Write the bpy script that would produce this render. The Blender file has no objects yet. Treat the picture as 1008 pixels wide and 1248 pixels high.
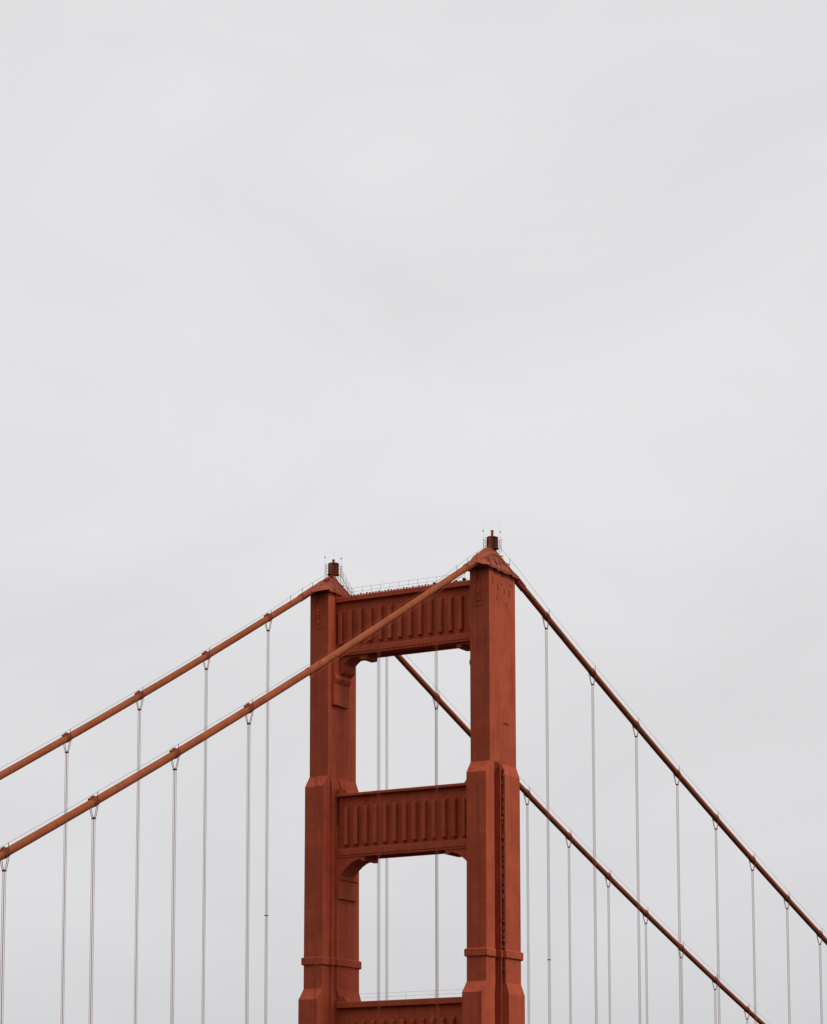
import bpy, bmesh, math, random
from mathutils import Vector, Matrix, noise
random.seed(7)
scene = bpy.context.scene
col = scene.collection

# ------------------------------------------------------------------ numbers
ZS = 224.0                      # height of the near cable saddle above the water
W = 27.432                      # distance between the two main cables
SP = 15.24                      # spacing of the suspenders
YC = -0.72                      # middle of the legs along the bridge
K0 = 8*143.3/1280.16**2
SIDE = dict(s=.554386, k=K0*(1-.02129), o=.9436)     # towards the camera (left in the picture)
MAIN = dict(s=.400331, k=K0*(1-.14258), o=1.4545)    # away from the camera (right)

def cable_z(y, far):
    d = SIDE if y > 0 else MAIN
    v = abs(y)
    return ZS - d['s']*v + .5*d['k']*v*v - (1.1666 if far else 0)

# ------------------------------------------------------------------ helpers
def tag(o, label=None, cat=None, group=None, kind=None):
    if label: o['label'] = label
    if cat: o['category'] = cat
    if group: o['group'] = group
    if kind: o['kind'] = kind
    return o

def empty(name, loc):
    o = bpy.data.objects.new(name, None)
    o.empty_display_size = 2
    col.objects.link(o); o.location = loc
    return o

def wloc(o):
    v = Vector((0, 0, 0))
    while o is not None:
        v += o.location; o = o.parent
    return v

def build(name, bm, mat, parent=None, origin=None, smooth=False, bevel=0, weld=0):
    """link a bmesh given in world coordinates as one mesh object"""
    if weld: bmesh.ops.remove_doubles(bm, verts=bm.verts[:], dist=weld)
    bmesh.ops.recalc_face_normals(bm, faces=bm.faces[:])
    if origin is None: origin = wloc(parent) if parent is not None else Vector((0, 0, 0))
    origin = Vector(origin)
    bm.transform(Matrix.Translation(-origin))
    me = bpy.data.meshes.new(name)
    bm.to_mesh(me); bm.free()
    for p in me.polygons: p.use_smooth = smooth
    me.materials.append(mat)
    o = bpy.data.objects.new(name, me)
    col.objects.link(o)
    if parent is not None:
        o.parent = parent; o.location = origin - wloc(parent)
    else:
        o.location = origin
    if bevel:
        m = o.modifiers.new('bevel', 'BEVEL'); m.width = bevel; m.segments = 2
        m.limit_method = 'ANGLE'; m.angle_limit = math.radians(35)
    return o

def box(bm, x0, x1, y0, y1, z0, z1):
    v = [bm.verts.new((x, y, z)) for z in (z0, z1) for x, y in ((x0, y0), (x1, y0), (x1, y1), (x0, y1))]
    for f in ((3, 2, 1, 0), (4, 5, 6, 7), (0, 1, 5, 4), (1, 2, 6, 5), (2, 3, 7, 6), (3, 0, 4, 7)):
        bm.faces.new([v[i] for i in f])
    return v

def loft(bm, rings, caps=True, closed=True):
    rs = [[bm.verts.new(p) for p in r] for r in rings]
    n = len(rings[0])
    for a, b in zip(rs[:-1], rs[1:]):
        for i in range(n if closed else n-1):
            j = (i+1) % n
            bm.faces.new((a[i], a[j], b[j], b[i]))
    if caps:
        bm.faces.new(rs[0][::-1]); bm.faces.new(rs[-1])
    return rs

def extrude(bm, prof, axis, a0, a1):
    """prof = list of 2-D points; axis 'x': (y,z) run along x, axis 'y': (x,z) run along y"""
    def P(p, a): return (a, p[0], p[1]) if axis == 'x' else (p[0], a, p[1])
    loft(bm, [[P(p, a0) for p in prof], [P(p, a1) for p in prof]])

def tube(bm, pts, r, seg=8, cap=True):
    pts = [Vector(p) for p in pts]
    rings = []
    for i, p in enumerate(pts):
        t = (pts[min(i+1, len(pts)-1)] - pts[max(i-1, 0)]).normalized()
        s = Vector((1, 0, 0)) if abs(t.x) < .9 else Vector((0, 1, 0))
        u = t.cross(s).normalized(); w = t.cross(u).normalized()
        rr = r[i] if isinstance(r, (list, tuple)) else r
        rings.append([p + (u*math.cos(2*math.pi*k/seg) + w*math.sin(2*math.pi*k/seg))*rr for k in range(seg)])
    loft(bm, rings, caps=cap)

# ------------------------------------------------------------------ materials
def paint(name, col_a, col_b, col_dark, rough=.8, streak=.6, scale=1.0, seams=False, spec=.10):
    m = bpy.data.materials.new(name); m.use_nodes = True
    nt = m.node_tree; N = nt.nodes; L = nt.links
    b = N['Principled BSDF']
    tc = N.new('ShaderNodeTexCoord')
    geo = N.new('ShaderNodeNewGeometry')
    # broad weathering
    n1 = N.new('ShaderNodeTexNoise'); n1.inputs['Scale'].default_value = .35*scale
    n1.inputs['Detail'].default_value = 6; n1.inputs['Roughness'].default_value = .65
    L.new(geo.outputs['Position'], n1.inputs['Vector'])
    # rain streaks: noise squeezed vertically
    mp = N.new('ShaderNodeMapping'); mp.inputs['Scale'].default_value = (2.6*scale, 2.6*scale, .09*scale)
    L.new(geo.outputs['Position'], mp.inputs['Vector'])
    n2 = N.new('ShaderNodeTexNoise'); n2.inputs['Scale'].default_value = 1.0
    n2.inputs['Detail'].default_value = 5; n2.inputs['Roughness'].default_value = .6
    L.new(mp.outputs['Vector'], n2.inputs['Vector'])
    r1 = N.new('ShaderNodeValToRGB')
    r1.color_ramp.elements[0].position = .3; r1.color_ramp.elements[0].color = (*col_a, 1)
    r1.color_ramp.elements[1].position = .7; r1.color_ramp.elements[1].color = (*col_b, 1)
    L.new(n1.outputs['Fac'], r1.inputs['Fac'])
    r2 = N.new('ShaderNodeValToRGB')
    r2.color_ramp.elements[0].position = .5; r2.color_ramp.elements[0].color = (0, 0, 0, 1)
    r2.color_ramp.elements[1].position = .8; r2.color_ramp.elements[1].color = (streak, streak, streak, 1)
    L.new(n2.outputs['Fac'], r2.inputs['Fac'])
    mx = N.new('ShaderNodeMix'); mx.data_type = 'RGBA'
    L.new(r2.outputs['Color'], mx.inputs['Factor'])
    L.new(r1.outputs['Color'], mx.inputs[6]); mx.inputs[7].default_value = (*col_dark, 1)
    L.new(mx.outputs[2], b.inputs['Base Color'])
    b.inputs['Roughness'].default_value = rough
    b.inputs['Specular IOR Level'].default_value = spec
    # rivets / plate unevenness as bump
    n3 = N.new('ShaderNodeTexNoise'); n3.inputs['Scale'].default_value = 1.6*scale
    n3.inputs['Detail'].default_value = 4
    L.new(geo.outputs['Position'], n3.inputs['Vector'])
    bp = N.new('ShaderNodeBump'); bp.inputs['Strength'].default_value = .25; bp.inputs['Distance'].default_value = .05
    h = n3.outputs['Fac']
    if seams:
        # plate seams: thin horizontal joints every 3.4 m and vertical every 1.07 m
        sx = N.new('ShaderNodeSeparateXYZ'); L.new(geo.outputs['Position'], sx.inputs[0])
        def line(out, period, width, off):
            a = N.new('ShaderNodeMath'); a.operation = 'ADD'; a.inputs[1].default_value = off; L.new(out, a.inputs[0])
            p = N.new('ShaderNodeMath'); p.operation = 'PINGPONG'; p.inputs[1].default_value = period/2; L.new(a.outputs[0], p.inputs[0])
            l = N.new('ShaderNodeMath'); l.operation = 'LESS_THAN'; l.inputs[1].default_value = width; L.new(p.outputs[0], l.inputs[0])
            return l.outputs[0]
        lz = line(sx.outputs['Z'], 3.43, .035, .3)
        ly = line(sx.outputs['Y'], 1.3, .03, .72)
        ad = N.new('ShaderNodeMath'); ad.operation = 'MAXIMUM'; L.new(lz, ad.inputs[0]); L.new(ly, ad.inputs[1])
        su = N.new('ShaderNodeMath'); su.operation = 'MULTIPLY_ADD'; su.inputs[1].default_value = -.6
        L.new(ad.outputs[0], su.inputs[0]); L.new(h, su.inputs[2]); h = su.outputs[0]
        mm = N.new('ShaderNodeMix'); mm.data_type = 'RGBA'
        sc = N.new('ShaderNodeMath'); sc.operation = 'MULTIPLY'; sc.inputs[1].default_value = .22; L.new(ad.outputs[0], sc.inputs[0])
        L.new(sc.outputs[0], mm.inputs['Factor']); L.new(mx.outputs[2], mm.inputs[6]); mm.inputs[7].default_value = (*col_dark, 1)
        L.new(mm.outputs[2], b.inputs['Base Color'])
    L.new(h, bp.inputs['Height']); L.new(bp.outputs['Normal'], b.inputs['Normal'])
    return m

TOWER = paint('tower_paint', (.355, .066, .031), (.485, .093, .042), (.22, .040, .022), streak=.8, seams=True)
HOOD = paint('weathered_paint', (.21, .048, .025), (.37, .084, .041), (.08, .022, .014), streak=.95, scale=1.6, rough=.7)
CABLE = paint('cable_paint', (.25, .062, .023), (.36, .094, .034), (.14, .033, .016), streak=.6, scale=.9)
BAND = paint('band_paint', (.22, .055, .026), (.29, .072, .032), (.13, .03, .018), scale=2)
ROPE = paint('rope_paint', (.235, .070, .040), (.28, .082, .046), (.17, .048, .028), streak=.3)
RED_ROPE = paint('shaded_rope_paint', (.235, .045, .023), (.27, .052, .026), (.20, .036, .018), streak=.3)  # front ropes: colour darkened to match the shaded tower faces behind them
DARK = paint('dark_steel', (.085, .030, .022), (.13, .042, .028), (.035, .018, .014), scale=2, rough=.65)

# ------------------------------------------------------------------ tower
tower = empty('bridge_tower', (W/2, YC, 0))
tag(tower, 'rust orange suspension bridge tower of two stepped legs joined by ribbed cross struts', 'bridge tower')

A, B1 = 1.55, 3.90              # half width and half depth of the top tier

def profile(tier, kind):
    """points of one long side of a leg seen from above, from +y to -y, as (distance out of the middle, y)"""
    if tier == 1:
        B = B1; Ao = A; B_ = B1
    if kind == 'outer':
        g = {1: (2.7, A, A, 1.0, .62, A, -B1), 2: (2.7, A, A-.95, 1.0, .62, 2.12, -3.86), 3: (2.9, A, A-.95, 1.15, .72, 2.62, -4.0)}[tier]
        gy, ao, ai, ry, ay, aa, ye = g
        pts = [(ao, gy), (ai, gy), (ai, ry), (ao, ry), (ao, ay), (aa, ay), (aa, ye), (ao, ye)]
    else:
        g = {1: (3.2, A, 1.0, A), 2: (3.2, 1.85, 1.0, 2.15), 2.5: (3.2, 1.85, 2.25, 2.15), 3: (3.4, 1.95, 1.6, 2.42)}[tier]
        sy, sa, ay, aa = g
        pts = [(A, sy), (sa, sy), (sa, ay+.35 if tier != 2.5 else 2.4), (sa, ay), (aa, ay), (aa, -3.86), (sa, -3.86), (A, -3.86-.02)]
    return pts

def ring(x0, sgn_outer, tier, z, Bp, Bm, grow=0.0):
    """closed outline of a leg; sgn_outer = -1 when the outer side faces -x"""
    t_out = 2 if tier == 2.5 else tier
    out = profile(t_out, 'outer'); inn = profile(tier, 'inner')
    L_, R_ = (out, inn) if sgn_outer < 0 else (inn, out)
    a = A + grow
    g = grow
    pts = [(x0-a, YC+Bp+g)] + [(x0-p-g, YC+y+(g if y > 0 else -g)) for p, y in L_] + [(x0-a, YC-Bm-g), (x0+a, YC-Bm-g)]
    pts += [(x0+p+g, YC+y+(g if y > 0 else -g)) for p, y in reversed(R_)] + [(x0+a, YC+Bp+g)]
    return [Vector((x, y, z)) for x, y in pts]

LEG_X = (.342, W-.342)
def make_leg(x0, sgn, name_label, ztop):
    bm = bmesh.new()
    Z = lambda z: ZS+z
    box(bm, x0-A, x0+A, YC-B1, YC+B1, Z(-31.0), Z(ztop))
    flat = ring(x0, sgn, 1, Z(-31.02), B1, B1)
    loft(bm, [flat,
              ring(x0, sgn, 2, Z(-32.7), 5.15, 4.75),
              ring(x0, sgn, 2, Z(-38.0), 5.15, 4.75),
              ring(x0, sgn, 2.5, Z(-38.3), 5.15, 4.75),
              ring(x0, sgn, 2.5, Z(-61.4), 5.3, 4.9),
              ring(x0, sgn, 2.5, Z(-62.0), 5.3, 4.9),
              ring(x0, sgn, 3, Z(-63.6), 6.65, 5.7),
              ring(x0, sgn, 3, Z(-100), 6.9, 6.0),
              ring(x0, sgn, 3, Z(-ZS+8), 8.0, 7.0, .8)])
    leg = build('leg', bm, TOWER, tower, weld=.0005)
    leg['label'] = name_label
    # moulded collar around the leg
    bm = bmesh.new()
    zt, zb = Z(-57.45), Z(-58.5)
    loft(bm, [ring(x0, sgn, 2.5, zb-.12, 5.28, 4.88, .03), ring(x0, sgn, 2.5, zb, 5.28, 4.88, .26),
              ring(x0, sgn, 2.5, zt-.12, 5.28, 4.88, .26), ring(x0, sgn, 2.5, zt, 5.28, 4.88, .10)])
    build('collar', bm, TOWER, leg, bevel=0)
    # bolted access plate high on the front
    bm = bmesh.new()
    yf = YC+B1
    xm = x0+.15
    for dx in (-.62, .62):
        box(bm, xm+dx-.07, xm+dx+.07, yf-.02, yf+.07, Z(ztop-5.6), Z(ztop-1.5))
    for z in (-1.6, -2.9, -3.9, -5.5):
        box(bm, xm-.55, xm+.55, yf-.02, yf+.075, Z(ztop+z-.10), Z(ztop+z+.06))
    box(bm, xm-.12, xm+.28, yf-.02, yf+.16, Z(ztop-3.65), Z(ztop-3.1))
    box(bm, xm-.20, xm+.20, yf-.02, yf+.13, Z(ztop-4.9), Z(ztop-4.3))
    build('access_plate', bm, TOWER, leg)
    # pipe hanging from the hood on the front
    bm = bmesh.new()
    tube(bm, [(x0+.55, yf+.25, Z(ztop+.3)), (x0+.55, yf+.28, Z(ztop-1.75))], .11, 8)
    build('drain_pipe', bm, CABLE, leg, smooth=False)
    if sgn < 0:
        # hand holes and brackets high on the outer side
        xf = x0-A
        for y, z, w, h in ((2.9, -2.0, .18, 1.0), (1.3, -2.6, .22, .75), (-.6, -2.9, .26, .8), (-2.1, -3.0, .3, .95), (-1.1, -4.7, .3, .4), (1.6, -4.2, .12, .5), (-2.5, -1.6, .6, .22), (.2, -1.9, .9, .16)):
            bm = bmesh.new(); box(bm, xf-.07, xf+.03, YC+y-w/3, YC+y+w/3, Z(ztop+z-h/2), Z(ztop+z+h/2))
            build('hand_hole', bm, BAND, leg)
        bm = bmesh.new(); box(bm, xf-.05, xf+.03, YC-1.6, YC-.2, Z(-25.3), Z(-25.05))
        build('bracket', bm, DARK, leg)
        # caged ladder running up the notch of the outer side
        bm = bmesh.new()
        ya = YC+.62+.16
        x1, x2 = x0-A-.08, x0-A-.50
        for x in (x1, x2):
            box(bm, x-.05, x+.05, ya-.05, ya+.05, Z(-62), Z(-31.9))
        z = -32.1
        while z > -61.8:
            box(bm, x2, x1, ya-.035, ya+.035, Z(z-.05), Z(z+.05))
            z -= .45
        z = -32.6
        while z > -61.5:
            h = random.uniform(.15, .75)
            xa = random.uniform(x2-.05, x1-.25)
            if random.random() < .8:
                box(bm, xa, xa+random.uniform(.2, .42), ya+.02, ya+random.uniform(.15, .34), Z(z-h), Z(z))
            z -= h+random.uniform(.15, .7)
        build('ladder', bm, BAND, leg)
        bm = bmesh.new()
        tube(bm, [(x0-A-.1, YC+1.12, Z(-31.6)), (x0-A-.1, YC+1.12, Z(-75))], .09, 6)
        build('conduit', bm, TOWER, leg)
    return leg

make_leg(LEG_X[0], -1, 'nearer right leg with a ladder in its notch', -3.15)
make_leg(LEG_X[1], +1, 'farther left leg with hanging corbels', -3.55)

# cross struts ------------------------------------------------------
def make_strut(ztop, zcb, zbot, F, Bk, xa, xb, ribs, rib_top, rib_bot, label, chord):
    Z = lambda z: ZS+z
    w = F-.76                                    # web plane
    wb = Bk+.76
    bm = bmesh.new()
    prof = [(w, Z(zcb+.02)), (w, Z(zbot+chord+.30)), (F-.06, Z(zbot+chord)), (F-.06, Z(zbot+.32)), (F-.16, Z(zbot+.24)), (F-.16, Z(zbot)),
            (F-.75, Z(zbot)), (F-.75, Z(zbot+.35)), (Bk+.75, Z(zbot+.35)), (Bk+.75, Z(zbot)),
            (Bk+.16, Z(zbot)), (Bk+.16, Z(zbot+.24)), (Bk+.06, Z(zbot+.32)), (Bk+.06, Z(zbot+chord)), (wb, Z(zbot+chord+.30)), (wb, Z(zcb+.02))]
    extrude(bm, prof, 'x', xa, xb)
    s = build('cross_strut', bm, TOWER, tower)
    s['label'] = label
    bm = bmesh.new()
    prof = [(F, Z(zcb+.12)), (F, Z(ztop-.10)), (F-.10, Z(ztop)), (Bk+.10, Z(ztop)), (Bk, Z(ztop-.10)), (Bk, Z(zcb+.12)),
            (wb-.12, Z(zcb+.03)), (w+.12, Z(zcb+.03))]
    extrude(bm, prof, 'x', xa+.01, xb-.01)
    build('cornice', bm, TOWER, s)
    # flutes: raised ribs with bevelled feet on both faces
    first = None
    for x in ribs:
        for side in (1, -1):
            bm = bmesh.new()
            y0 = w if side > 0 else wb
            y1 = y0 + side*.66
            pr = [(y0-side*.02, Z(rib_bot+.02)), (y1-side*.02, Z(rib_bot)), (y1, Z(rib_bot+.08)), (y1, Z(rib_top-.35)), (y0-side*.02, Z(rib_top))]
            v0 = len(bm.verts)
            # slight chamfer on the vertical edges
            hw = .33
            r = [[Vector((x-hw, p[0], p[1])) for p in pr], [Vector((x-hw+.10, p[0], p[1])) for p in pr],
                 [Vector((x+hw-.10, p[0], p[1])) for p in pr], [Vector((x+hw, p[0], p[1])) for p in pr]]
            for rr in (r[0], r[3]):
                for q in rr:
                    if abs(q.y-y0) > .1: q.y -= side*.14
            loft(bm, r)
            build('rib', bm, TOWER, s)
    return s

XI = (LEG_X[0]+A, LEG_X[1]-A)                    # inner faces of the top tier
XJ = (LEG_X[0]+2.15, LEG_X[1]-2.15)              # inner faces of the arms below

s1 = make_strut(-4.35, -5.20, -13.15, 1.30, -3.0, XI[0]-.0+.003, XI[1]-.003, [3.0+1.68*k for k in range(14)], -6.25, -11.35,
                'top strut between the leg tops', 1.05)
s2 = make_strut(-33.62, -34.12, -42.95, 1.70, -2.6, XJ[0]+.003, XJ[1]-.003, [4.02+1.63*k for k in range(13)], -35.45, -41.15,
                'middle strut across the opening', 1.15)
s3 = make_strut(-63.85, -64.78, -74.5, 1.70, -2.6, XJ[0]+.003, XJ[1]-.003, [4.4+1.63*k for k in range(12)], -66.5, -72.6,
                'lowest strut cut by the picture edge', 1.2)

# strut foot plates on the web edge (dark frame lines) and brackets under the struts
def haunch(strut, prof, y0, y1, near=.72):
    Z = lambda z: ZS+z
    for mir in (0, 1):
        bm = bmesh.new()
        x0 = prof[0][0]
        p = [((W-(x0+(x-x0)*near)) if mir else x, Z(z)) for x, z in prof]
        if mir: p = p[::-1]
        extrude(bm, p, 'y', y0, y1)
        build('haunch', bm, TOWER, strut)

xi = XI[1]+.06; xj = XJ[1]+.06
haunch(s1, [(xi, -17.9), (xi-.25, -17.6), (xi-.3, -16.5), (25.0, -15.9), (24.45, -15.55), (24.3, -15.2), (24.3, -14.3), (23.95, -13.95), (23.3, -13.45), (21.75, -13.42), (21.5, -13.86),
            (20.55, -13.86), (20.45, -12.9), (xi, -12.9)], -2.35, .70)
haunch(s1, [(xi, -20.55), (xi-.60, -20.45), (xi-.60, -17.3), (xi-.75, -17.1), (xi-.95, -16.6), (xi-.75, -16.1), (xi-.62, -15.9), (xi-.62, -13.2), (xi, -13.2)], -1.75, 2.35)
haunch(s2, [(xj, -45.6), (xj-.50, -45.6), (24.35, -45.35), (24.0, -44.95), (23.5, -44.45), (22.9, -43.95), (22.2, -43.55), (21.5, -43.36),
            (20.95, -43.34), (20.95, -43.60), (20.4, -43.60), (20.35, -42.7), (xj, -42.7)], -2.4, 1.42, near=1.0)
haunch(s2, [(xj, -48.95), (xj-.42, -48.85), (xj-.42, -46.25), (xj-.62, -46.05), (xj-.62, -45.55), (xj, -45.45)], -3.5, 1.50)

# plinth blocks where the lower struts meet the legs
def plinths(strut, ztop, h, xin, ln):
    for mir in (0, 1):
        bm = bmesh.new()
        pr = [(xin+.05, ztop-.05), (xin-ln-.7, ztop-.05), (xin-ln, ztop+h), (xin+.05, ztop+h)]
        p = [((W-x) if mir else x, ZS+z) for x, z in pr]
        if mir: p = p[::-1]
        extrude(bm, p, 'y', -1.9, 1.15)
        build('plinth', bm, TOWER, strut)
plinths(s2, -33.62, .80, XJ[1], 1.0)
plinths(s3, -63.85, .85, XJ[1], .9)

# walkway railings along the struts
def railing(parent, xa, xb, y, zt, n, h=1.15, r=.016, junk=False):
    bm = bmesh.new()
    for i in range(n+1):
        x = xa+(xb-xa)*i/n
        tube(bm, [(x, y, zt-.05), (x, y, zt+h)], r*1.2, 5)
    for hh in (h, h*.5):
        tube(bm, [(xa, y, zt+hh), (xb, y, zt+hh)], r, 5)
    if junk:
        for i in range(3*n):
            x = xa+(xb-xa)*(i+.5)/(3*n)
            box(bm, x-.10, x+.10, y-.08, y+.08, zt-.02, zt+random.choice((.12, .2, .26)))
    build('railing', bm, BAND, parent)
railing(s1, XI[0]+2, XI[1]-1.4, 1.05, ZS-4.35, 13, junk=True)
railing(s1, XI[0]+2, XI[1]-1.4, -2.75, ZS-4.35, 13)
railing(s3, XJ[0]+2.1, XJ[1]-2.0, .9, ZS-63.85, 4, h=1.1, r=.014)
for x, s_, h in ((XI[0]+1.0, .5, .9), (XI[0]+2.3, .35, .5), (XI[0]+7.2, .3, .45), (XI[0]+3.6, .25, .35)):
    bm = bmesh.new(); box(bm, x-s_/2, x+s_/2, .4, .9, ZS-4.37, ZS-4.35+h)
    build('equipment_box', bm, DARK, s1)

# saddle housings ---------------------------------------------------
def make_housing(x0, far, ztop_leg, dz):
    zb = ZS+ztop_leg-.12
    zp = ZS+dz+.35
    cx = W if far else 0
    ys = [-8.6, -7.4, -6.4, -5.5, -4.9, -4.45, -4.0, -3.4, -2.7, -2.0, -1.4, -.8, 0, .8, 1.4, 2.0, 2.7, 3.4, 4.0, 4.45, 4.9, 5.5, 6.4, 7.4, 8.6]
    rings = []
    for y in ys:
        Y = YC+y
        zc = cable_z(Y if abs(Y) > .01 else .01, far)
        core = max(0.0, min(1.0, (6.6-abs(y))/2.1))
        e = core*core*(3-2*core)
        wid = .56*(1-e)+(A+.36)*e
        bot = (zc-.56)*(1-e)+zb*e
        if abs(y) <= 4.45: bot = zb; wid = A+.36
        top = min(zp, zc+.56+.04*e) if abs(y) < 7 else zc+.56
        xc = cx*(1-e)+x0*e
        rr = .55*(1-e)+.52*e
        pts = []
        n = 9
        # from -x foot over the ridge to +x foot, concave flanks
        for i in range(n):
            t = i/(n-1)
            s = abs(2*t-1)                       # 1 at the feet, 0 at the ridge
            x = (-1 if t < .5 else 1)*(wid*s if e < .3 else (rr*min(1, s*2.6)+(wid-rr)*max(0, (s-.38)/.62)**1.05))
            if e < .3:
                a = math.pi*t
                x = -math.cos(a)*wid; z = zc+math.sin(a)*.56
            else:
                u = max(0, (s-.30)/.70)
                z = top-(top-bot)*(u**.74)
            q = Vector((xc+x, Y, z))
            am = .17*e*min(1, s*1.5)
            nz = noise.noise(Vector((q.x*1.1+x0, q.y*.9, q.z*1.2)))+.5*noise.noise(Vector((q.x*2.7, q.y*2.3, q.z*2.9+x0)))
            q.x += am*nz; q.z += am*.9*noise.noise(Vector((q.x*1.6, q.y*1.7+9, q.z)))*(0 if i in (0, n-1) and e > .99 else 1)
            pts.append(q)
        # underside
        pts.append(Vector((xc+wid*.5, Y, bot-(.0 if e > .3 else .0)))); pts.append(Vector((xc-wid*.5, Y, bot)))
        rings.append(pts)
    bm = bmesh.new()
    loft(bm, rings)
    for v in bm.verts: pass
    h = build('saddle_housing', bm, HOOD, tower)
    h['label'] = 'weathered hood over the %s leg' % ('left' if far else 'right')
    # overlapping lap strips and hip ridges on the hood
    bm = bmesh.new()
    for k in range(26):
        y = YC+random.uniform(-4.0, 4.0)
        s = random.uniform(.25, .95)
        side = random.choice((-1, -1, 1))
        zc = min(zp, cable_z(y, far)+.60)
        rr = .52
        x = x0+side*(rr+(A+.36-rr)*max(0, (s-.38)/.62)**1.25)
        z = zc-(zc-zb)*(max(0, (s-.30)/.70)**.74)
        ln = random.uniform(.3, 1.1)
        box(bm, x-.09, x+.09, y-ln/2, y+ln/2, z-.07, z+random.uniform(.02, .12))
    for sx in (-1, 1):                           # ridges running down from the peak to the corners
        for sy in (-1, 1):
            pts = []
            for i in range(7):
                t = i/6
                y = YC+sy*(.7+3.6*t); zc = min(zp, cable_z(y, far)+.60)
                s = .35+.62*t
                x = x0+sx*(.52+(A+.36-.52)*max(0, (s-.38)/.62)**1.25)
                z = zc-(zc-zb)*(max(0, (s-.30)/.70)**.74)+.04
                pts.append((x, y, z))
            tube(bm, pts, .10, 5)
    build('hood_trim', bm, HOOD, h)
    bm = bmesh.new()
    def skin(y, s, side, lift=.03):
        zc = min(zp, cable_z(y, far)+.60); rr = .52
        return Vector((x0+side*(rr+(A+.36-rr)*max(0, (s-.38)/.62)**1.05), y, zc-(zc-zb)*(max(0, (s-.30)/.70)**.74)+lift))
    bm.free()
    for k in range(34):                          # thin dark strips running down the flanks
        y = YC+random.uniform(-4.1, 4.1); sa = random.uniform(.38, .8); side = random.choice((-1, -1, -1, 1))
        ln = random.uniform(.12, .35); dy = random.uniform(-.5, .5)
        bm = bmesh.new()
        tube(bm, [skin(y+dy*t, min(1, sa+ln*t), side, .06) for t in (0, .33, .66, 1)], random.uniform(.02, .05), 4)
        build('dark_strip', bm, DARK, h)
    bm = bmesh.new()
    # eave: uneven lower rim all round
    for (xa, ya, xb_, yb) in ((x0-A-.3, YC+B1+.35, x0+A+.3, YC+B1+.35), (x0-A-.36, YC-B1-.3, x0-A-.36, YC+B1+.3), (x0+A+.36, YC-B1-.3, x0+A+.36, YC+B1+.3)):
        n = 9
        for i in range(n):
            t0, t1 = i/n, (i+1)/n
            xm, ym = xa+(xb_-xa)*(t0+t1)/2, ya+(yb-ya)*(t0+t1)/2
            hx, hy = max(.12, abs(xb_-xa)/n*.5), max(.12, abs(yb-ya)/n*.5)
            box(bm, xm-hx*1.02, xm+hx*1.02, ym-hy*1.02, ym+hy*1.02, zb-random.uniform(.08, .30), zb+random.uniform(.05, .22))
    build('eave', bm, HOOD, h)
    # beacon drum with louvres
    z0 = zp-.12
    bm = bmesh.new()
    n = 12
    R = .74
    loft(bm, [[(x0+R*math.cos(2*math.pi*i/n)*f, YC+R*math.sin(2*math.pi*i/n)*f, z0+zz) for i in range(n)] for f, zz in ((1.25, 0), (1.25, .14), (.9, .16), (.9, 1.62), (1.08, 1.64), (1.08, 1.76))])
    for i in range(n):
        a = 2*math.pi*i/n
        c, s_ = math.cos(a)*R*1.02, math.sin(a)*R*1.02
        tube(bm, [(x0+c, YC+s_, z0+.1), (x0+c, YC+s_, z0+1.68)], .055, 4)
    drum = build('beacon_drum', bm, DARK, tower)
    bm = bmesh.new()
    hp = 2.75 if not far else 2.35
    tube(bm, [(x0, YC, z0+1.7), (x0, YC, z0+hp-.12), (x0, YC, z0+hp-.10), (x0, YC, z0+hp)], [.19, .19, .24, .24], 10)
    box(bm, x0-.13, x0+.13, YC+R*1.02-.02, YC+R*1.02+.2, z0+.0, z0+1.75)
    build('beacon_post', bm, CABLE, drum)
    bm = bmesh.new()
    m = 8
    R2 = 1.28
    for i in range(m):
        a = 2*math.pi*(i+.5)/m
        tube(bm, [(x0+R2*math.cos(a), YC+R2*math.sin(a), z0-.5), (x0+R2*math.cos(a), YC+R2*math.sin(a), z0+1.5)], .032, 5)
    for zz in (.35, .75, 1.15, 1.5):
        tube(bm, [(x0+R2*math.cos(2*math.pi*i/16), YC+R2*math.sin(2*math.pi*i/16), z0+zz) for i in range(17)], .014, 4)
    build('guard_rail', bm, BAND, drum)
    for dx, dy, hh in ((1.2, .5, 2.75), (-1.15, -.3, 2.45)):
        bm = bmesh.new()
        tube(bm, [(x0+dx, YC+dy, z0-.3), (x0+dx, YC+dy, z0+hh)], .006, 4)
        bmesh.ops.create_icosphere(bm, subdivisions=1, radius=.12, matrix=Matrix.Translation((x0+dx, YC+dy, z0+hh)))
        build('marker_light', bm, DARK, drum)
    bm = bmesh.new()
    for dx, dy, hh in ((.9, .9, 4.3), (-.1, 0, 4.6), (-.8, -.8, 4.2), (-1.1, .4, 3.6)):
        tube(bm, [(x0+dx, YC+dy, z0+.2), (x0+dx, YC+dy, z0+hh)], .005, 4)
    build('lightning_rod', bm, ROPE, drum)
    return h
make_housing(LEG_X[0], False, -3.15, .0)
make_housing(LEG_X[1], True, -3.55, -.62)

# handrail stairs from the hood of the left leg down to the top strut
for y in (.6, -1.6):
    bm = bmesh.new()
    pa, pb = Vector((LEG_X[1]-.7, y, ZS-.3)), Vector((XI[1]-1.5, y, ZS-4.2))
    for h in (.55, 1.05):
        tube(bm, [pa+Vector((0, 0, h)), pb+Vector((0, 0, h))], .02, 5)
    for i in range(6):
        p = pa.lerp(pb, i/5); tube(bm, [p-Vector((0, 0, .6)), p+Vector((0, 0, 1.05))], .02, 5)
    tube(bm, [pa, pb], .05, 5)
    build('stair_rail', bm, BAND, tower)

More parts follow.
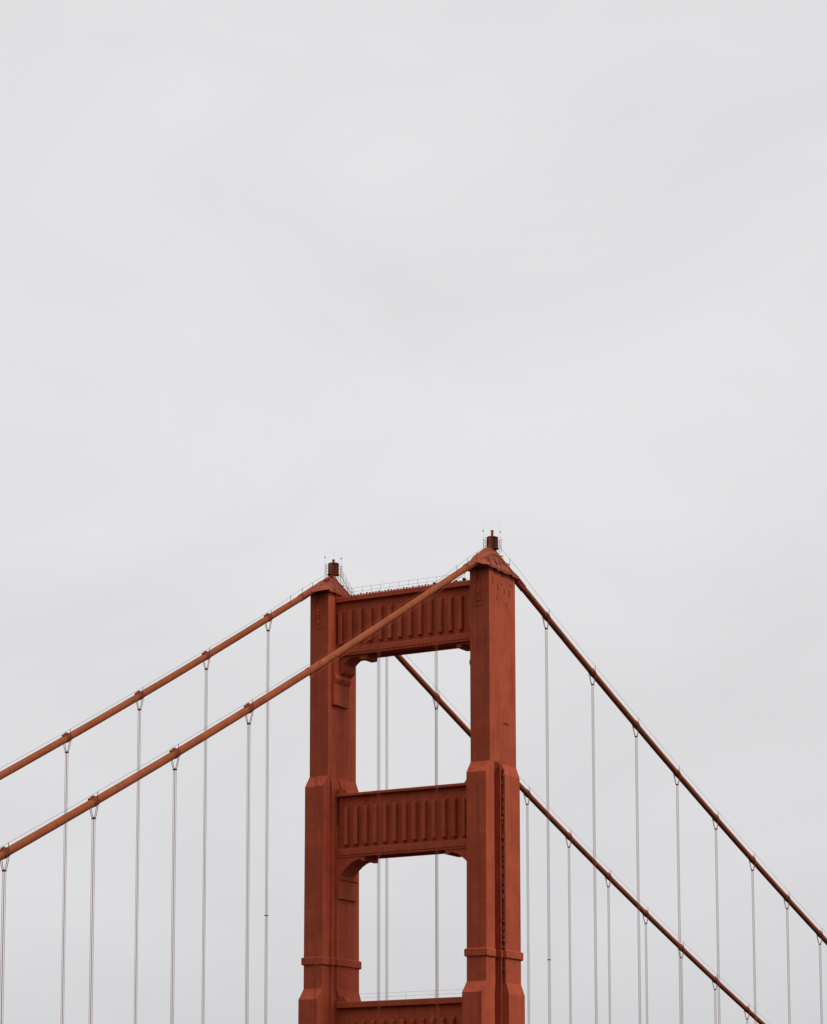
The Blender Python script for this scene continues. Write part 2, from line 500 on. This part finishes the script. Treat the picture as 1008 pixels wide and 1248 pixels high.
# pier at the water
bm = bmesh.new()
def oval(rx, ry, z, n=32): return [(W/2+rx*math.cos(2*math.pi*i/n), YC+ry*math.sin(2*math.pi*i/n), z) for i in range(n)]
loft(bm, [oval(30, 16, -2), oval(30, 16, 6), oval(27, 13, 8.5)])
CONC = paint('pier_concrete', (.22, .21, .19), (.30, .28, .26), (.12, .11, .10))
build('pier', bm, CONC, tower)

# ------------------------------------------------------------------ main cables
def cable_tangent(y, far, d=.5):
    return Vector((0, 2*d, cable_z(y+d, far)-cable_z(y-d, far))).normalized()

YS = [-640+i*8 for i in range(0, 79)]+[-8, -5, -3, -1.5, -.6, 0, .6, 1.5, 3, 5, 8]+[16+i*8 for i in range(0, 41)]
def station(n):
    d = SIDE if n > 0 else MAIN
    v = abs(n)*SP+d['o']
    return v if n > 0 else -v

def make_cable(far):
    cx = W if far else 0.0
    # the saddle point where the cable bends is eased a little
    def z(y):
        v = math.sqrt(y*y+1.3*1.3) if abs(y) < 9 else abs(y)
        return cable_z(v if y >= 0 else -v, far)
    root = empty('main_cable', (cx, 0, z(0)))
    tag(root, ('thick orange main cable over the farther left leg, the higher one at left' if far
               else 'thick orange main cable over the nearer right leg, crossing in front of the tower'), 'main cable', 'main suspension cables')
    bm = bmesh.new()
    tube(bm, [(cx, y, z(y)) for y in YS], .46, 20)
    # main body is a mesh child holding the strand itself
    build('cable_strand', bm, CABLE, root, smooth=True)
    ns = [n for n in range(-12, 10) if n]
    # cable bands
    bm = bmesh.new()
    seg = 16
    def cyl(r0, r1, y0, y1):
        loft(bm, [[(r*math.cos(2*math.pi*i/seg), y, r*math.sin(2*math.pi*i/seg)) for i in range(seg)] for r, y in ((r0, y0), (r1, y1))])
    cyl(.485, .485, -.52, .52); cyl(.53, .53, -.14, -.04); cyl(.53, .53, .08, .18); cyl(.505, .505, -.52, -.45); cyl(.505, .505, .45, .52)
    box(bm, -.16, .16, .36, .74, .30, .64)       # lug on the lower, tower-side top
    box(bm, -.13, .13, -.25, .25, .45, .70)
    for yy in (-.45, -.2, .2, .45):
        tube(bm, [(-.56, yy, -.02), (.56, yy, -.02)], .06, 6)
    me = bpy.data.meshes.new('cable_band')
    bmesh.ops.recalc_face_normals(bm, faces=bm.faces[:]); bm.to_mesh(me); bm.free(); me.materials.append(BAND)
    for n in ns:
        if not far and n in (1, 2, 3): continue
        y = station(n)
        o = bpy.data.objects.new('cable_band', me); col.objects.link(o); o.parent = root
        t = cable_tangent(y, far)
        ang = math.atan2(t.z, t.y)
        # lug points downhill
        flip = math.pi if y < 0 else 0
        o.rotation_euler = (ang, 0, 0) if not flip else (-ang, 0, math.pi)
        o.location = Vector((cx, y, z(y)))-wloc(root)
    # hand rope on posts
    for sx in (-1,):
        bm = bmesh.new()
        hr = lambda y: z(y)+1.08+(.35 if abs(y) < 14 else 0)*min(1, (14-min(14, abs(y)))/6)
        tube(bm, [(cx+sx*.42, y, hr(y)) for y in YS if abs(y) > 1.0 and y > 0], .019, 5)
        tube(bm, [(cx+sx*.42, y, hr(y)) for y in YS if abs(y) > 1.0 and y < 0], .019, 5)
        build('hand_rope', bm, ROPE, root)
    for n in ns:
        if not far and n in (1, 2): continue
        y = station(n)
        for sx in (-1,):
            bm = bmesh.new()
            tube(bm, [(cx+sx*.50, y-.1, z(y)-.1), (cx+sx*.44, y-.1, z(y)+.5), (cx+sx*.42, y-.1, z(y)+1.16)], .04, 5)
            build('rope_post', bm, BAND, root)
    for y in (5.2, 7.9, 11.0, -4.6):
        for sx in (-1,):
            bm = bmesh.new()
            tube(bm, [(cx+sx*.42, y, z(y)), (cx+sx*.42, y, z(y)+1.45)], .035, 5)
            build('rope_post', bm, BAND, root)
    if not far:
        bm = bmesh.new()
        pts = [(cx-.05, 48.5, z(48.5)-.5), (cx-.05, 48.2, z(48.2)-1.0), (cx-.05, 47.6, z(47.6)-.86)]
        pts += [(cx-.05, y, z(y)-.80) for y in (44, 40, 36, 32, 28, 24, 20, 16, 12, 9)]+[(cx-.05, 7.6, z(7.6)-.5)]
        tube(bm, pts, .035, 6)
        build('service_line', bm, CABLE, root)
        bm = bmesh.new()
        yy = 48.5; t = cable_tangent(yy, far)
        c = Vector((cx, yy, z(yy)))
        tube(bm, [c-t*.25, c+t*.25], .51, 16)
        build('wrapping_ring', bm, CABLE, root, smooth=False)
    return root
make_cable(False); make_cable(True)

# ------------------------------------------------------------------ suspenders
DECK = 72.0
def make_suspender(n, far, label, group, joint=None):
    cx = W if far else 0.0
    y = station(n)
    zc = cable_z(y, far)
    root = empty('suspender', (cx, y, DECK+1.5))
    tag(root, label, 'suspender rope', group)
    zk = zc-1.80
    ox, oy = .13, .12
    bm = bmesh.new()
    for sx in (-1, 1):
        for sy in (-1, 1):
            tube(bm, [(cx+sx*ox, y+sy*oy, DECK+1.5), (cx+sx*ox, y+sy*oy, zk if not (not far and n in (1, 2, 3)) else zc-.3)], .022, 6)
    build('rope', bm, RED_ROPE if (not far and n in (1, 2, 3)) else ROPE, root)
    plain = not far and n in (1, 2, 3)           # these hang from a plain stretch of cable
    if plain: return root
    bm = bmesh.new()
    for sy in (-1, 1):                           # the loops over the cable, spreading from the clamp
        yy = y+sy*.16
        zz = cable_z(yy, far)
        pts = [(cx-ox, y+sy*oy, zk), (cx-.30, y+sy*oy, zk+.45), (cx-.53, yy, zz-.25)]
        for i in range(1, 8):
            a = math.pi*(1-i/8); pts.append((cx+.54*math.cos(a), yy, zz+.54*math.sin(a)))
        pts += [(cx+.53, yy, zz-.25), (cx+.30, y+sy*oy, zk+.45), (cx+ox, y+sy*oy, zk)]
        tube(bm, pts, .036, 6)
    build('rope_loop', bm, ROPE, root)
    bm = bmesh.new()
    box(bm, cx-.21, cx+.21, y-.15, y+.15, zk-.10, zk+.08)
    tube(bm, [(cx-.26, y, zk), (cx+.26, y, zk)], .05, 6)
    build('rope_clamp', bm, BAND, root)
    if joint:
        bm = bmesh.new()
        box(bm, cx-.25, cx+.25, y-.17, y+.17, joint-.05, joint+.05)
        build('spacer', bm, DARK, root)
    return root

ORD = ['', 'first', 'second', 'third', 'fourth', 'fifth', 'sixth', 'seventh', 'eighth', 'ninth', 'tenth']
GL, GR = 'suspender ropes left of the tower', 'suspender ropes right of the tower'
for n in (1, 2, 3, 4):
    make_suspender(n, True, '%s rope left of the tower hanging from the upper left cable' % ORD[n], GL, joint=(ZS-52.5 if n == 1 else None))
lab = {1: 'broad rope seen through the tower opening, hanging near the right leg',
       2: 'thin rope just left of another thin one inside the tower opening, from the front cable',
       3: 'rope from the front cable hanging right before the left leg of the tower'}
for n in range(1, 8):
    if n <= 3: l = lab[n]; g = 'suspender ropes in front of the tower'
    else: l = '%s rope left of the tower hanging from the lower left cable' % ORD[n-3]; g = GL
    make_suspender(n, False, l, g)
for n in range(1, 9):
    make_suspender(-n, False, '%s rope right of the tower hanging from the upper right cable' % ORD[n], GR, joint=(ZS-57.5 if n == 1 else None))
for n in (1, 2, 4, 5, 6, 7, 8, 9, 10):
    if n == 1: l = 'thin rope just right of another thin one inside the tower opening, behind the strut'
    elif n == 2: l = 'rope hanging from the clamp visible on the cable inside the upper tower opening'
    else: l = '%s rope right of the tower hanging from the lower right cable' % ORD[n-3]
    make_suspender(-n, True, l, GR if n > 2 else 'suspender ropes behind the tower opening')

# ------------------------------------------------------------------ setting
def water_mat():
    m = bpy.data.materials.new('water'); m.use_nodes = True
    N = m.node_tree.nodes; L = m.node_tree.links
    b = N['Principled BSDF']; b.inputs['Base Color'].default_value = (.018, .030, .033, 1)
    b.inputs['Roughness'].default_value = .6; b.inputs['Specular IOR Level'].default_value = .12
    n = N.new('ShaderNodeTexNoise'); n.inputs['Scale'].default_value = .12; n.inputs['Detail'].default_value = 8
    g = N.new('ShaderNodeNewGeometry'); L.new(g.outputs['Position'], n.inputs['Vector'])
    bp = N.new('ShaderNodeBump'); bp.inputs['Strength'].default_value = .8; bp.inputs['Distance'].default_value = 1.5
    L.new(n.outputs['Fac'], bp.inputs['Height']); L.new(bp.outputs['Normal'], b.inputs['Normal'])
    return m
bm = bmesh.new()
S = 12000
bm.faces.new([bm.verts.new(p) for p in ((-S, -S, 0), (S, -S, 0), (S, S, 0), (-S, S, 0))])
tag(build('water', bm, water_mat()), kind='structure')

def hill_h(x, y):
    t = max(0, min(1, (y-300)/420)); t = t*t*(3-2*t)
    u = max(0, min(1, (y-180)/170)); u = u*u*(3-2*u)
    edge = max(0, min(1, (1500-abs(x+250))/500))
    return -4+(118*u+215*t)*edge+ (14*noise.noise(Vector((x*.006, y*.006, 0)))+4*noise.noise(Vector((x*.03, y*.03, 3))))*u*edge
bm = bmesh.new()
gx = [-1900+50*i for i in range(72)]; gy = [170+35*i for i in range(45)]
vs = [[bm.verts.new((x, y, hill_h(x, y))) for x in gx] for y in gy]
for j in range(len(gy)-1):
    for i in range(len(gx)-1):
        bm.faces.new((vs[j][i], vs[j][i+1], vs[j+1][i+1], vs[j+1][i]))
SCRUB = paint('coastal_scrub', (.035, .040, .022), (.075, .068, .040), (.05, .04, .03), scale=.1, rough=.95)
tag(build('hills', bm, SCRUB, smooth=True), kind='structure')

ASPH = paint('asphalt', (.045, .045, .046), (.06, .06, .06), (.03, .03, .03))
bm = bmesh.new()
prof = [(1.0, DECK-.1), (1.0, DECK-7.6), (2.0, DECK-7.6), (2.0, DECK-1.2), (W-2, DECK-1.2), (W-2, DECK-7.6), (W-1.0, DECK-7.6), (W-1.0, DECK-.1)]
loft(bm, [[(x, y, z) for x, z in prof] for y in (-640, 343)])
tag(build('road', bm, ASPH), kind='structure')

# ------------------------------------------------------------------ light
SUN_EL = math.radians(46)
sun_dir = Vector((-1.0, -.02, 0)).normalized()*math.cos(SUN_EL)+Vector((0, 0, math.sin(SUN_EL)))   # towards the sun
w = bpy.data.worlds.new('World'); scene.world = w; w.use_nodes = True
N = w.node_tree.nodes; L = w.node_tree.links
bg = N['Background']; bg.inputs['Strength'].default_value = .1
sky = N.new('ShaderNodeTexSky'); sky.sky_type = 'NISHITA'; sky.sun_disc = False
sky.sun_elevation = SUN_EL; sky.sun_rotation = math.atan2(sun_dir.x, sun_dir.y)
sky.air_density = 1.0; sky.dust_density = 3.0
tc = N.new('ShaderNodeTexCoord')
sep = N.new('ShaderNodeSeparateXYZ'); L.new(tc.outputs['Generated'], sep.inputs[0])
# cloud deck: brighter overhead than at the horizon, with soft streaky patches
ramp = N.new('ShaderNodeValToRGB')
cr = ramp.color_ramp
cr.elements[0].position = .0; cr.elements[0].color = (.60, .60, .618, 1)
cr.elements[1].position = 1.0; cr.elements[1].color = (1.0, 1.0, 1.0, 1)
for p, c in ((.065, (0.668, 0.666, 0.682)), (.10, (0.724, 0.721, 0.738)), (.17, (0.755, 0.749, 0.761)), (.24, (0.775, 0.769, 0.781)), (.32, (0.800, 0.794, 0.806)), (.43, (0.785, 0.779, 0.791)), (.60, (0.840, 0.833, 0.847))):
    e = cr.elements.new(p); e.color = (*c, 1)
L.new(sep.outputs['Z'], ramp.inputs['Fac'])
mp = N.new('ShaderNodeMapping'); mp.inputs['Scale'].default_value = (3.0, 3.0, 6.0); mp.inputs['Rotation'].default_value = (.55, -.45, .4)
L.new(tc.outputs['Generated'], mp.inputs['Vector'])
n1 = N.new('ShaderNodeTexNoise'); n1.inputs['Scale'].default_value = 1.9; n1.inputs['Detail'].default_value = 5; n1.inputs['Roughness'].default_value = .5
n1.inputs['Distortion'].default_value = .6
L.new(mp.outputs['Vector'], n1.inputs['Vector'])
mr = N.new('ShaderNodeMapRange'); mr.inputs['From Min'].default_value = .3; mr.inputs['From Max'].default_value = .7
mr.inputs['To Min'].default_value = .945; mr.inputs['To Max'].default_value = 1.035
L.new(n1.outputs['Fac'], mr.inputs['Value'])
mul = N.new('ShaderNodeVectorMath'); mul.operation = 'SCALE'; L.new(ramp.outputs['Color'], mul.inputs[0]); L.new(mr.outputs['Result'], mul.inputs['Scale'])
sc = N.new('ShaderNodeVectorMath'); sc.operation = 'SCALE'; sc.inputs['Scale'].default_value = 10.0; L.new(mul.outputs[0], sc.inputs[0])
mix = N.new('ShaderNodeMix'); mix.data_type = 'RGBA'; mix.inputs['Factor'].default_value = .96
L.new(sky.outputs['Color'], mix.inputs[6]); L.new(sc.outputs[0], mix.inputs[7])
L.new(mix.outputs[2], bg.inputs['Color'])

sd = bpy.data.lights.new('sun', 'SUN'); sd.energy = 1.55; sd.angle = math.radians(16); sd.color = (1, .96, .90)
so = bpy.data.objects.new('sun', sd); col.objects.link(so)
so.rotation_euler = sun_dir.to_track_quat('Z', 'Y').to_euler(); so.location = (-100, 0, 320)

# ------------------------------------------------------------------ camera
yaw, pit, rol = -1.0610899491, .1407966679, -.0039563257
f = Vector((math.cos(pit)*math.cos(yaw), math.cos(pit)*math.sin(yaw), math.sin(pit)))
rt = Vector((math.sin(yaw), -math.cos(yaw), 0)); up = rt.cross(f)
a = math.cos(rol)*rt+math.sin(rol)*up; b = -math.sin(rol)*rt+math.cos(rol)*up
cd = bpy.data.cameras.new('camera'); co = bpy.data.objects.new('camera', cd); col.objects.link(co)
m = Matrix((a, b, -f)).transposed().to_4x4(); m.translation = Vector((-176.2755, 325.2445, ZS-91.508))
co.matrix_world = m
cd.sensor_fit = 'HORIZONTAL'; cd.sensor_width = 36; cd.lens = 3235.03/1008*36
cd.shift_x = -55.815/1008; cd.shift_y = 375.977/1008
cd.clip_start = 1; cd.clip_end = 30000
scene.camera = co

scene.view_settings.view_transform = 'Standard'; scene.view_settings.look = 'None'
scene.view_settings.exposure = 0; scene.view_settings.gamma = 1
scene.render.resolution_x = 827; scene.render.resolution_y = 1024
